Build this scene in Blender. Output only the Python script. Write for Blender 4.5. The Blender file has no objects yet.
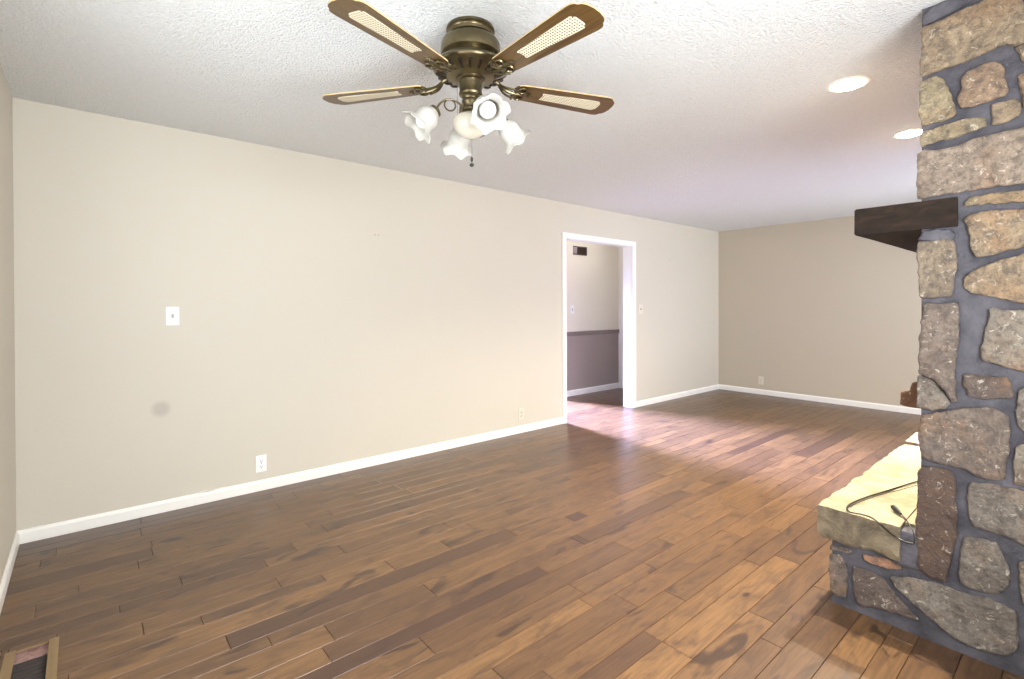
import bpy, bmesh, math, random
from mathutils import Vector, Matrix, noise
C = bpy.context.scene
COL = C.collection
PI = math.pi
rnd = random.Random(7)

# ------------------------------------------------------------------ camera, world, light, exposure
EYE = Vector((0, 0, 1.2964))
FPX = 501.4
yaw, pitch, roll = 0.7062, -0.00615, -0.00302
cd = bpy.data.cameras.new('camera'); cam = bpy.data.objects.new('camera', cd); COL.objects.link(cam)
cd.sensor_width = 36; cd.lens = 36 * FPX / 1024; cd.clip_start = .02
cd.shift_y = -(339.5 - 309.24) / 1024
cam.location = EYE
cam.rotation_euler = (Matrix.Rotation(-yaw, 4, 'Z') @ Matrix.Rotation(PI/2 + pitch, 4, 'X') @ Matrix.Rotation(roll, 4, 'Z')).to_euler()
C.camera = cam

w = bpy.data.worlds.new('world'); C.world = w; w.use_nodes = True
w.node_tree.nodes['Background'].inputs[0].default_value = (.80, .88, 1, 1)
w.node_tree.nodes['Background'].inputs[1].default_value = 2.0

def area(name, loc, d, sx, sy, power, col, spread=180):
    l = bpy.data.lights.new(name, 'AREA'); l.shape = 'RECTANGLE'; l.size = sx; l.size_y = sy
    l.energy = power; l.color = col; l.spread = math.radians(spread)
    o = bpy.data.objects.new(name, l); COL.objects.link(o); o.location = loc
    o.rotation_euler = Vector(d).to_track_quat('-Z', 'Y').to_euler(); return o
# daylight entering by the windows (lights stand outside the glass; the back one is an added fill)
area('daylight_near_window', (0.95, -.68, 1.30), (0, 1, .30), 1.7, 1.2, 128, (.93, .965, 1))
area('daylight_far_window', (6.1, -2.4, 1.25), (0, 1, 0), 3.2, 2.2, 430, (.92, .96, 1))
area('daylight_hall_window', (4.47, 7.22, 1.45), (0, -1, -.36), .8, 1.1, 640, (.44, .51, 1), 52)
area('added_back_fill', (-.50, 1.5, 1.30), (1, 0, .25), 1.7, 1.2, 34, (.94, .97, 1))  # added fill from behind the camera, no window known there
for i, (x, y) in enumerate([(3.012, .848), (4.185, .822)]):
    l = bpy.data.lights.new('can_lamp', 'SPOT'); l.energy = 300; l.color = (1, .88, .68)
    l.spot_size = math.radians(150); l.spot_blend = .8; l.shadow_soft_size = .03
    o = bpy.data.objects.new('can_lamp', l); COL.objects.link(o); o.location = (x, y, 2.405)
C.view_settings.view_transform = 'Standard'; C.view_settings.look = 'None'
C.view_settings.gamma = 1; C.view_settings.use_curve_mapping = False
C.view_settings.exposure = 0.33

# ------------------------------------------------------------------ materials
def srgb(r, g, b):
    f = lambda c: (c/255/12.92) if c/255 <= .04045 else ((c/255+.055)/1.055)**2.4
    return (f(r), f(g), f(b), 1)
class NT:
    def __init__(s, name):
        s.m = bpy.data.materials.new(name); s.m.use_nodes = True
        s.t = s.m.node_tree; s.n = s.t.nodes; s.b = s.n['Principled BSDF']
    def new(s, ty, **kw):
        n = s.n.new(ty)
        for k, v in kw.items():
            if k in n.inputs and not hasattr(n, k): n.inputs[k].default_value = v
            else:
                try: setattr(n, k, v)
                except Exception: n.inputs[k].default_value = v
        return n
    def l(s, a, b): s.t.links.new(a, b)
    def coords(s, scale=(1, 1, 1), out='Object'):
        tc = s.n.new('ShaderNodeTexCoord'); mp = s.n.new('ShaderNodeMapping')
        mp.inputs['Scale'].default_value = scale; s.l(tc.outputs[out], mp.inputs['Vector']); return mp.outputs[0]
    def noise(s, vec, scale, detail=4, rough=.5, dist=0):
        n = s.n.new('ShaderNodeTexNoise'); n.inputs['Scale'].default_value = scale
        n.inputs['Detail'].default_value = detail; n.inputs['Roughness'].default_value = rough
        n.inputs['Distortion'].default_value = dist
        if vec is not None: s.l(vec, n.inputs['Vector'])
        return n.outputs['Fac']
    def ramp(s, fac, stops, interp='LINEAR'):
        r = s.n.new('ShaderNodeValToRGB'); r.color_ramp.interpolation = interp
        e = r.color_ramp.elements
        while len(e) < len(stops): e.new(.5)
        for i, (p, c) in enumerate(stops):
            e[i].position = p; e[i].color = c if len(c) == 4 else (*c, 1)
        s.l(fac, r.inputs[0]); return r.outputs[0]
    def mix(s, f, a, b, mode='MIX'):
        n = s.n.new('ShaderNodeMix'); n.data_type = 'RGBA'; n.blend_type = mode
        for sock, v in ((n.inputs[0], f), (n.inputs[6], a), (n.inputs[7], b)):
            if isinstance(v, (int, float)): sock.default_value = v
            elif isinstance(v, tuple): sock.default_value = v
            else: s.l(v, sock)
        return n.outputs[2]
    def math(s, op, a, b=0.0):
        n = s.n.new('ShaderNodeMath'); n.operation = op
        for i, v in enumerate((a, b)):
            if isinstance(v, (int, float)): n.inputs[i].default_value = v
            else: s.l(v, n.inputs[i])
        return n.outputs[0]
    def bump(s, h, strength=.3, dist=.01):
        n = s.n.new('ShaderNodeBump'); n.inputs['Strength'].default_value = strength
        n.inputs['Distance'].default_value = dist; s.l(h, n.inputs['Height']); s.l(n.outputs[0], s.b.inputs['Normal'])
    def col(s, c):
        if isinstance(c, tuple): s.b.inputs['Base Color'].default_value = c
        else: s.l(c, s.b.inputs['Base Color'])
    def set(s, **kw):
        for k, v in kw.items():
            i = s.b.inputs[k.replace('_', ' ')]
            if isinstance(v, (int, float, tuple)): i.default_value = v
            else: s.l(v, i)
        return s

def plain(name, c, rough=.5, metal=0, var=.06, bscale=0, bstr=.1, nscale=12):
    t = NT(name); v = t.coords()
    n = t.noise(v, nscale, 3)
    d = tuple(x*(1-var*2) for x in c[:3]) + (1,)
    t.col(t.mix(n, d, tuple(min(1, x*(1+var)) for x in c[:3]) + (1,)))
    t.set(Roughness=rough, Metallic=metal)
    if bscale: t.bump(t.noise(v, bscale, 3), bstr, .003)
    return t.m

def m_wall(name, c):
    t = NT(name); v = t.coords()
    n = t.noise(v, 1.3, 4)
    t.col(t.mix(n, tuple(x*.965 for x in c[:3]) + (1,), c)); t.set(Roughness=.62)
    t.bump(t.noise(v, 90, 2), .12, .002); return t.m
M = {}
M['wall'] = m_wall('painted_wall', srgb(210, 204, 190))
# wall with a faint round grey smudge
t = NT('painted_wall_smudged'); v = t.coords()
base = t.mix(t.noise(v, 1.3, 4), tuple(x*.965 for x in srgb(210, 204, 190)[:3]) + (1,), srgb(210, 204, 190))
mp = t.n.new('ShaderNodeMapping'); mp.vector_type = 'TEXTURE'; t.l(v, mp.inputs[0])
mp.inputs['Location'].default_value = (.364, 3.844, .654); mp.inputs['Scale'].default_value = (.062, 1, .062)
ln = t.n.new('ShaderNodeVectorMath'); ln.operation = 'LENGTH'; t.l(mp.outputs[0], ln.inputs[0])
f = t.ramp(ln.outputs['Value'], [(.45, (1, 1, 1)), (1.0, (0, 0, 0))])
t.col(t.mix(f, base, srgb(190, 182, 170))); t.set(Roughness=.62)
t.bump(t.noise(v, 90, 2), .12, .002); M['wall_s'] = t.m
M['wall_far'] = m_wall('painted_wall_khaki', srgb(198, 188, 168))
M['hall'] = m_wall('cream_paint', srgb(232, 226, 208))
M['wains'] = m_wall('taupe_wainscot_paint', srgb(158, 144, 136))
M['rail'] = m_wall('dark_taupe_rail', srgb(128, 115, 107))
M['trim'] = plain('white_trim_paint', srgb(244, 243, 238), .38, var=.01)
M['caulk'] = plain('white_caulk', srgb(238, 236, 230), .6, var=.02)

t = NT('popcorn_ceiling'); v = t.coords()
n1 = t.noise(v, 62, 5, .7); vo = t.n.new('ShaderNodeTexVoronoi'); vo.inputs['Scale'].default_value = 95; t.l(v, vo.inputs['Vector'])
hgt = t.math('SUBTRACT', n1, t.math('MULTIPLY', vo.outputs['Distance'], .5))
t.col(t.mix(n1, srgb(226, 229, 229), srgb(248, 250, 249))); t.set(Roughness=.95)
t.bump(hgt, 1.0, .014); M['ceil'] = t.m

# plank floor: per-plank tone in the colour attribute "plank"
t = NT('hand_scraped_maple_planks')
at = t.n.new('ShaderNodeAttribute'); at.attribute_name = 'plank'
sep = t.n.new('ShaderNodeSeparateColor'); t.l(at.outputs['Color'], sep.inputs[0])
tc = t.n.new('ShaderNodeTexCoord'); add = t.n.new('ShaderNodeVectorMath'); add.operation = 'MULTIPLY_ADD'
cmb = t.n.new('ShaderNodeCombineXYZ'); t.l(sep.outputs[1], cmb.inputs[0]); t.l(sep.outputs[1], cmb.inputs[1]); t.l(sep.outputs[1], cmb.inputs[2])
t.l(cmb.outputs[0], add.inputs[0]); add.inputs[1].default_value = (37, 53, 11); t.l(tc.outputs['Object'], add.inputs[2])
def pm(sc):
    mp = t.n.new('ShaderNodeMapping'); mp.inputs['Scale'].default_value = sc; t.l(add.outputs[0], mp.inputs[0]); return mp.outputs[0]
grain = t.noise(pm((3, 60, 1)), 1.6, 6, .6, .6)
blot = t.noise(pm((2.6, 8, 1)), 1.5, 6, .62, 1.2)
knot = t.noise(pm((2.6, 9, 1)), 1.0, 1.5, .5, 1.5)
tone = t.mix(sep.outputs[0], srgb(72, 51, 40), srgb(131, 98, 64))
tone = t.mix(t.ramp(grain, [(.40, (0, 0, 0)), (.60, (1, 1, 1))]), t.mix(.42, tone, srgb(60, 40, 28)), tone)
tone = t.mix(t.ramp(blot, [(.50, (0, 0, 0)), (.64, (.62, .62, .62))]), tone, srgb(66, 48, 38))
tone = t.mix(t.ramp(knot, [(.64, (0, 0, 0)), (.72, (.8, .8, .8))]), tone, srgb(48, 34, 28))
tone = t.mix(t.math('MULTIPLY', sep.outputs[2], .8), tone, srgb(66, 46, 40))
t.col(tone)
t.set(Roughness=.34)
t.set(Coat_Weight=.06, Coat_Roughness=.2)
t.bump(t.noise(pm((2, 16, 1)), 1.0, 2), .10, .004)
M['planks'] = t.m
M['gap'] = plain('plank_gap_dark', srgb(42, 30, 24), .8)

# field stone: per-stone colour in the attribute "tint"
t = NT('field_stone'); v = t.coords()
at = t.n.new('ShaderNodeAttribute'); at.attribute_name = 'tint'
n1 = t.noise(v, 11, 8, .7, .5); n2 = t.noise(v, 40, 6, .72); n3 = t.noise(v, 38, 5, .7, 1.2); n4 = t.noise(v, 4.5, 4, .6, .4)
c = t.mix(t.ramp(n1, [(.32, (0, 0, 0)), (.62, (1, 1, 1))]), t.mix(.55, at.outputs['Color'], srgb(66, 52, 46), 'MIX'), at.outputs['Color'])
c = t.mix(t.ramp(n4, [(.52, (0, 0, 0)), (.68, (.45, .45, .45))]), c, srgb(160, 120, 84))
c = t.mix(t.ramp(n2, [(.38, (.65, .65, .65)), (.54, (0, 0, 0))]), c, srgb(84, 76, 72))
c = t.mix(t.ramp(n3, [(.59, (0, 0, 0)), (.68, (.65, .65, .65))]), c, srgb(224, 212, 192))
t.col(c); t.set(Roughness=.72)
t.bump(t.math('ADD', t.noise(v, 28, 7, .7, .3), t.math('MULTIPLY', t.noise(v, 7, 4, .6, .5), 1.6)), 1.0, .022); M['stone'] = t.m
t = NT('pale_sandstone'); v = t.coords()
n1 = t.noise(v, 7, 5, .6, .8); n2 = t.noise(v, 3, 4, .6, .5)
c = t.mix(t.ramp(n1, [(.35, (0, 0, 0)), (.6, (1, 1, 1))]), srgb(146, 134, 108), srgb(172, 162, 134))
c = t.mix(t.ramp(n2, [(.5, (0, 0, 0)), (.72, (.5, .5, .5))]), c, srgb(180, 172, 148))
t.col(c); t.set(Roughness=.85); t.bump(t.noise(v, 18, 8, .7), .9, .02); M['sand'] = t.m
t = NT('darker_split_sandstone'); v = t.coords()  # darker tone for the slab's upright faces, the top is paler
c = t.mix(t.ramp(t.noise(v, 9, 6, .65, .8), [(.35, (0, 0, 0)), (.62, (1, 1, 1))]), srgb(100, 88, 72), srgb(144, 130, 106))
c = t.mix(t.ramp(t.noise(v, 4, 4), [(.5, (0, 0, 0)), (.7, (.6, .6, .6))]), c, srgb(170, 152, 118))
t.col(c); t.set(Roughness=.8); t.bump(t.noise(v, 16, 8, .7), 1.0, .03); M['split'] = t.m
t = NT('slate_grey_mortar'); v = t.coords()
c = t.mix(t.ramp(t.noise(v, 12, 4), [(.3, (0, 0, 0)), (.7, (1, 1, 1))]), srgb(58, 56, 62), srgb(94, 91, 97))
t.col(c); t.set(Roughness=.8); t.bump(t.math('ADD', t.noise(v, 60, 4), t.noise(v, 11, 3)), .5, .012); M['mortar'] = t.m
M['soot'] = plain('sooty_firebrick', srgb(48, 43, 40), .9, bscale=40, bstr=.4)
t = NT('dark_stained_beam'); v = t.coords((1, 6, 14))
n1 = t.noise(v, 2.2, 6, .6, .6)
t.col(t.ramp(n1, [(.25, srgb(20, 14, 10)), (.55, srgb(40, 29, 21)), (.8, srgb(64, 46, 33))])); t.set(Roughness=.8, Specular_IOR_Level=.25)
t.bump(n1, .4, .006); M['beam'] = t.m

def m_wood(name, a, b, sc=(2.2, 30, 8), rough=.38):
    t = NT(name); v = t.coords(sc); n = t.noise(v, 2.4, 6, .62, .8)
    t.col(t.ramp(n, [(.3, a), (.68, b)])); t.set(Roughness=rough, Coat_Weight=.2); return t.m
M['blade'] = m_wood('oak_blade', srgb(52, 36, 15), srgb(100, 73, 33))
M['blade_edge'] = plain('pale_blade_edge', srgb(186, 160, 116), .5)
t = NT('woven_cane'); tc = t.n.new('ShaderNodeTexCoord'); sx = t.n.new('ShaderNodeSeparateXYZ'); t.l(tc.outputs['Object'], sx.inputs[0])
P = .0112
fx = t.math('SUBTRACT', t.math('FRACT', t.math('DIVIDE', sx.outputs[0], P)), .5)
fy = t.math('SUBTRACT', t.math('FRACT', t.math('DIVIDE', sx.outputs[1], P)), .5)
rr = t.math('ADD', t.math('MULTIPLY', fx, fx), t.math('MULTIPLY', fy, fy))
hole = t.math('LESS_THAN', rr, .085)
t.col(t.mix(hole, srgb(224, 214, 186), srgb(60, 48, 32))); t.set(Roughness=.6); M['cane'] = t.m
def m_brass():
    t = NT('antique_brass'); v = t.coords(); n = t.noise(v, 16, 4)
    t.col(t.mix(n, srgb(70, 61, 42), srgb(136, 124, 94))); t.set(Roughness=.3, Metallic=.9)
    return t.m
M['brass'] = m_brass()
M['brass_dark'] = plain('dark_bronze', srgb(48, 40, 32), .45, .6)
t = NT('frosted_white_glass')
tr = t.n.new('ShaderNodeBsdfTranslucent'); tr.inputs[0].default_value = (.72, .70, .66, 1)
mx = t.n.new('ShaderNodeMixShader'); mx.inputs[0].default_value = .3
t.col(t.mix(t.noise(t.coords(), 18, 3), srgb(196, 194, 186), srgb(220, 218, 210))); t.set(Roughness=.28)
t.l(t.b.outputs[0], mx.inputs[1]); t.l(tr.outputs[0], mx.inputs[2]); t.l(mx.outputs[0], t.n['Material Output'].inputs[0]); M['frost'] = t.m
M['bulb'] = plain('opal_bulb_glass', srgb(250, 250, 250), .22, var=.005)
M['bowl'] = plain('etched_bowl_glass', srgb(206, 200, 184), .25, var=.04)
M['plate'] = plain('white_plastic_plate', srgb(247, 246, 244), .35, var=.01)
M['plate_beige'] = plain('beige_plastic_plate', srgb(222, 214, 200), .4, var=.01)
M['dark'] = plain('dark_slot', srgb(45, 42, 40), .6)
M['grey'] = plain('grey_toggle', srgb(178, 178, 182), .4)
M['steel'] = plain('brushed_screw', srgb(150, 145, 138), .35, .7)
M['vent_brown'] = plain('brown_grille_enamel', srgb(78, 62, 58), .5)
M['vent_grey'] = plain('grey_grille_edge', srgb(160, 146, 148), .5)
M['reg_tan'] = plain('tan_register_metal', srgb(150, 126, 92), .42, .3)
M['duct'] = plain('duct_metal', srgb(86, 78, 74), .6, .3)
M['duct_wood'] = m_wood('pinkish_subfloor_edge', srgb(120, 86, 80), srgb(172, 140, 134), (14, 14, 14), .8)
M['cord'] = plain('dark_olive_cord', srgb(34, 31, 20), .45)
M['plug'] = plain('black_plug_rubber', srgb(28, 27, 26), .45)
M['can_trim'] = plain('white_can_trim', srgb(245, 243, 238), .4, var=.01)
def m_emit(name, c, s):
    m = bpy.data.materials.new(name); m.use_nodes = True; n = m.node_tree.nodes
    e = n.new('ShaderNodeEmission'); e.inputs[0].default_value = c; e.inputs[1].default_value = s
    m.node_tree.links.new(e.outputs[0], n['Material Output'].inputs[0]); return m
M['lens'] = m_emit('lit_lamp_lens', (1, .93, .8, 1), 45)
M['dome'] = m_emit('hall_fill_glow', (1, .95, .86, 1), 14)  # glow of the added hallway fill
t = NT('window_glass'); tp = t.n.new('ShaderNodeBsdfTransparent'); mx = t.n.new('ShaderNodeMixShader'); mx.inputs[0].default_value = .92
t.set(Roughness=.02); t.l(t.b.outputs[0], mx.inputs[1]); t.l(tp.outputs[0], mx.inputs[2]); t.l(mx.outputs[0], t.n['Material Output'].inputs[0]); M['glass'] = t.m

# ------------------------------------------------------------------ mesh helpers
def link(name, me, parent=None):
    o = bpy.data.objects.new(name, me); COL.objects.link(o)
    if parent is not None: o.parent = parent
    return o
def obj(name, bm, mats, parent=None, smooth=False, origin=None):
    """link a bmesh as one object; geometry given in world coordinates when origin (world point of the parent) is passed"""
    if origin is not None: bm.transform(Matrix.Translation(-Vector(origin)))
    bmesh.ops.recalc_face_normals(bm, faces=bm.faces)
    me = bpy.data.meshes.new(name); bm.to_mesh(me); bm.free()
    for m in (mats if isinstance(mats, (list, tuple)) else [mats]): me.materials.append(m)
    if smooth:
        me.polygons.foreach_set('use_smooth', [True]*len(me.polygons))
        if smooth != 'all':
            me.set_sharp_from_angle(angle=math.radians(38))
    return link(name, me, parent)
def tag(o, label, cat, group=None):
    o['label'] = label; o['category'] = cat
    if group: o['group'] = group
    return o
def thing(name, label, cat, loc, group=None, rz=0):
    o = bpy.data.objects.new(name, None); COL.objects.link(o); o.location = loc; o.rotation_euler = (0, 0, rz)
    o.empty_display_size = .05
    return tag(o, label, cat, group)
def struct(name, bm, m, **k):
    loc = None
    o = obj(name, bm, m, **k); o['kind'] = 'structure'; return o
def bx(bm, x0, x1, y0, y1, z0, z1, bev=0, mi=0):
    vs = [bm.verts.new((x, y, z)) for x in (x0, x1) for y in (y0, y1) for z in (z0, z1)]
    q = [(0, 1, 3, 2), (4, 6, 7, 5), (0, 4, 5, 1), (2, 3, 7, 6), (0, 2, 6, 4), (1, 5, 7, 3)]
    fs = [bm.faces.new([vs[i] for i in f]) for f in q]
    for f in fs: f.material_index = mi
    if bev:
        es = list({e for f in fs for e in f.edges})
        r = bmesh.ops.bevel(bm, geom=es, offset=bev, segments=2, affect='EDGES', profile=.6)
        for f in r['faces']: f.material_index = mi
def BX(*a, **k):
    bm = bmesh.new(); bx(bm, *a, **k); return bm
def lathe(bm, prof, n=32, M4=None, mi=0, ruffle=None):
    rings = []
    for j, (r, z) in enumerate(prof):
        ring = []
        for i in range(n):
            a = 2*PI*i/n; rr, zz = r, z
            if ruffle: rr, zz = ruffle(a, r, z, j/(len(prof)-1))
            p = Vector((rr*math.cos(a), rr*math.sin(a), zz))
            if M4 is not None: p = M4 @ p
            ring.append(bm.verts.new(p))
        rings.append(ring)
    for a, b in zip(rings, rings[1:]):
        for i in range(n):
            f = bm.faces.new((a[i], a[(i+1) % n], b[(i+1) % n], b[i])); f.material_index = mi
    return rings
def cap(bm, ring, mi=0):
    f = bm.faces.new(ring); f.material_index = mi
def tube(bm, pts, r, n=8, closed=False, mi=0):
    pts = [Vector(p) for p in pts]; rings = []; N = len(pts); up = None
    for i, p in enumerate(pts):
        if closed: d = pts[(i+1) % N] - pts[i-1]
        else: d = pts[min(i+1, N-1)] - pts[max(i-1, 0)]
        d.normalize()
        if up is None: up = d.orthogonal().normalized()
        up = (up - d*up.dot(d)); up = up.normalized() if up.length > 1e-6 else d.orthogonal().normalized()
        s = d.cross(up); rad = r[i] if isinstance(r, (list, tuple)) else r
        rings.append([bm.verts.new(p + (up*math.cos(2*PI*k/n) + s*math.sin(2*PI*k/n))*rad) for k in range(n)])
    m = N if closed else N-1
    for i in range(m):
        a, b = rings[i], rings[(i+1) % N]
        for k in range(n):
            f = bm.faces.new((a[k], a[(k+1) % n], b[(k+1) % n], b[k])); f.material_index = mi
    if not closed: cap(bm, rings[0], mi); cap(bm, rings[-1], mi)
def spline(pts, n=8):
    pts = [Vector(p) for p in pts]; out = []
    for i in range(len(pts)-1):
        p0, p1, p2, p3 = pts[max(i-1, 0)], pts[i], pts[i+1], pts[min(i+2, len(pts)-1)]
        for k in range(n):
            t_ = k/n
            out.append(.5*((2*p1) + (p2-p0)*t_ + (2*p0-5*p1+4*p2-p3)*t_*t_ + (3*p1-p0-3*p2+p3)*t_**3))
    out.append(pts[-1]); return out
def prism(bm, outline, z0, z1, mi_side=0, mi_cap=0, z=None):
    """outline of (x, y) extruded from z0 to z1"""
    a = [bm.verts.new((x, y, z0)) for x, y in outline]; b = [bm.verts.new((x, y, z1)) for x, y in outline]
    n = len(a)
    for i in range(n):
        f = bm.faces.new((a[i], a[(i+1) % n], b[(i+1) % n], b[i])); f.material_index = mi_side
    f = bm.faces.new(a[::-1]); f.material_index = mi_cap
    f = bm.faces.new(b); f.material_index = mi_cap

# ------------------------------------------------------------------ room
H = 2.44; XN, XF, YL, YR = -.2907, 7.4967, 3.8442, -.45
TH = .113
# doorway opening
DX0, DX1, DZ = 4.063, 5.262, 2.045
bm = bmesh.new()
bx(bm, XN-.12, DX0-.02, YL, YL+TH, -.1, H)
bx(bm, DX1+.02, XF+.12, YL, YL+TH, -.1, H)
bx(bm, DX0-.02, DX1+.02, YL, YL+TH, DZ+.02, H)
struct('wall_left', bm, M['wall_s'])
struct('wall_back', BX(XF, XF+.12, YR-.12, YL, -.1, H), M['wall_far'])
def wall_windows(axis, c0, c1, a0, a1, holes, z0=-.1, z1=H):
    """wall slab from a0 to a1 along the other axis with window holes (h0, h1, zb, zt)"""
    bm = bmesh.new()
    def b(p, q, r, s):
        if axis == 'y': bx(bm, p, q, c0, c1, r, s)
        else: bx(bm, c0, c1, p, q, r, s)
    cur = a0
    for h0, h1, zb, zt in holes:
        b(cur, h0, z0, z1); b(h0, h1, z0, zb); b(h0, h1, zt, z1); cur = h1
    b(cur, a1, z0, z1); return bm
struct('wall_right', wall_windows('y', YR-.12, YR, XN-.12, XF, [(.1, 1.8, .75, 1.95), (5.3, 6.9, .75, 1.95)]), M['wall'])
struct('wall_front', wall_windows('x', XN-.12, XN, YR, YL, [(.65, 2.35, .75, 1.95)]), M['wall'])  # opening added to let the back fill in
struct('ceiling', BX(XN-.12, XF+.12, YR-.12, YL+TH, H, H+.1), M['ceil'])
def window(i, axis, c0, c1, h0, h1, zb, zt):
    e = bpy.data.objects.new('window_%d' % i, None); COL.objects.link(e); e['kind'] = 'structure'
    cc = (c0+c1)/2
    loc = ((h0+h1)/2, cc, zb) if axis == 'y' else (cc, (h0+h1)/2, zb)
    e.location = loc; e.empty_display_size = .05
    def B(bm, p, q, r, s, d0, d1):
        if axis == 'y': bx(bm, p, q, d0, d1, r, s)
        else: bx(bm, d0, d1, p, q, r, s)
    bm = bmesh.new(); w_ = .05; zm = (zb+zt)/2
    B(bm, h0, h0+w_, zb, zt, c0, c1); B(bm, h1-w_, h1, zb, zt, c0, c1)
    B(bm, h0+w_, h1-w_, zb, zb+w_, c0, c1); B(bm, h0+w_, h1-w_, zt-w_, zt, c0, c1)
    B(bm, h0+w_, h1-w_, zm-.02, zm+.02, cc-.02, cc+.02)
    obj('window_frame', bm, M['trim'], e, origin=loc)
    bm = bmesh.new(); B(bm, h0+w_, h1-w_, zb+w_, zm-.02, cc-.003, cc+.003); B(bm, h0+w_, h1-w_, zm+.02, zt-w_, cc-.003, cc+.003)
    obj('pane', bm, M['glass'], e, origin=loc)
window(1, 'y', YR-.12, YR, .1, 1.8, .75, 1.95)
window(2, 'y', YR-.12, YR, 5.3, 6.9, .75, 1.95)
window(3, 'x', XN-.12, XN, .65, 2.35, .75, 1.95)  # added window for the back fill, out of view
# hallway and the room beyond it
HY = 4.94; HB = 7.1
bm = bmesh.new()
bx(bm, 4.97, 6.52, HY, HY+.12, .90, H); struct('wall_hall', bm, M['hall'])
struct('wall_hall_lower', BX(4.97, 6.52, HY-.004, HY+.12, -.1, .90), M['wains'])
struct('wall_hall_end', BX(6.42, 6.52, YL+TH, HY-.004, -.1, H), M['hall'])
struct('wall_beyond', wall_windows('y', HB, HB+.12, 2.6, 6.52, [(4.02, 4.92, .85, 2.05)]), M['hall'])
window(4, 'y', HB, HB+.12, 4.02, 4.92, .85, 2.05)
struct('wall_beyond_left', BX(2.5, 2.6, YL+TH, HB+.12, -.1, H), M['hall'])
struct('wall_beyond_right', BX(6.42, 6.52, HY+.12, HB, -.1, H), M['hall'])
struct('ceiling_hall', BX(2.5, 6.52, YL+TH, HB+.12, H, H+.1), M['ceil'])
struct('trim_1', BX(4.955, 6.42, HY-.022, HY-.004, .865, .925, bev=.004), M['rail'])

def baseboard(name, p, q, inward, h=.074, th=.013):
    """moulded board from p to q (xy); inward = unit vector into the room"""
    bm = bmesh.new(); p = Vector((*p, 0)); q = Vector((*q, 0)); n = Vector((*inward, 0))
    prof = [(0, .001), (th, .001), (th, h*.78), (th*.75, h*.86), (th*.55, h*.93), (th*.3, h), (0, h)]
    n_ = max(2, int((q-p).length/.25)); rings = []
    for i in range(n_+1):
        c = p.lerp(q, i/n_); rings.append([bm.verts.new(c + n*(a) + Vector((0, 0, b))) for a, b in prof])
    m = len(prof)
    for a, b in zip(rings, rings[1:]):
        for k in range(m): bm.faces.new((a[k], a[(k+1) % m], b[(k+1) % m], b[k]))
    bm.faces.new(rings[0]); bm.faces.new(rings[-1][::-1])
    return struct(name, bm, M['trim'])
baseboard('baseboard_left', (XN, YL), (DX0-.064, YL), (0, -1))
baseboard('baseboard_left_far', (DX1+.08, YL), (XF, YL), (0, -1))
baseboard('baseboard_back', (XF, YL-.013), (XF, YR), (-1, 0))
baseboard('baseboard_front', (XN, YR), (XN, YL-.013), (1, 0))
baseboard('baseboard_hall', (4.97, HY-.004), (6.42, HY-.004), (0, -1), .085)
# ragged caulk/paint lumps along the top of the long baseboard
bm = bmesh.new()
for x0, x1, hh in ((.50, .78, .012), (-.25, -.17, .010), (.585, .66, .007)):
    n_ = 14; pts = []
    for i in range(n_+1):
        s = i/n_; pts.append((x0+(x1-x0)*s, .070 + hh*(math.sin(PI*s)**.5)*(.7+.5*noise.noise(Vector((x0*9+s*6, 1, 2))))))
    a = [bm.verts.new((x, YL-.006, z)) for x, z in pts]; b = [bm.verts.new((x, YL-.006, .064)) for x, z in pts]
    a2 = [bm.verts.new((x, YL+.001, z)) for x, z in pts]
    for i in range(n_):
        bm.faces.new((a[i], a[i+1], b[i+1], b[i])); bm.faces.new((a[i], a2[i], a2[i+1], a[i+1]))
struct('trim_2', bm, M['caulk'])

# cased doorway
d = bpy.data.objects.new('door_1', None); COL.objects.link(d); d.location = ((DX0+DX1)/2, YL, 0); d['kind'] = 'structure'; d.empty_display_size = .05
d['label'] = 'white cased doorway without a door in the long beige wall'
def casing(y0, y1):
    bm = bmesh.new(); lw, rw = .064, .078
    bx(bm, DX0-lw, DX0-.003, y0, y1, 0, DZ+.0645, bev=.003); bx(bm, DX1+.003, DX1+rw, y0, y1, 0, DZ+.0645, bev=.003)
    bx(bm, DX0-.003, DX1+.003, y0, y1, DZ+.003, DZ+.0645, bev=.003); return bm
obj('casing', casing(YL-.018, YL), M['trim'], d, origin=d.location)
obj('casing', casing(YL+TH, YL+TH+.018), M['trim'], d, origin=d.location)
bm = bmesh.new()
bx(bm, DX0-.02, DX0, YL, YL+TH, 0, DZ+.02); bx(bm, DX1, DX1+.02, YL, YL+TH, 0, DZ+.02); bx(bm, DX0, DX1, YL, YL+TH, DZ, DZ+.02)
obj('jamb', bm, M['trim'], d, origin=d.location)

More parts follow.
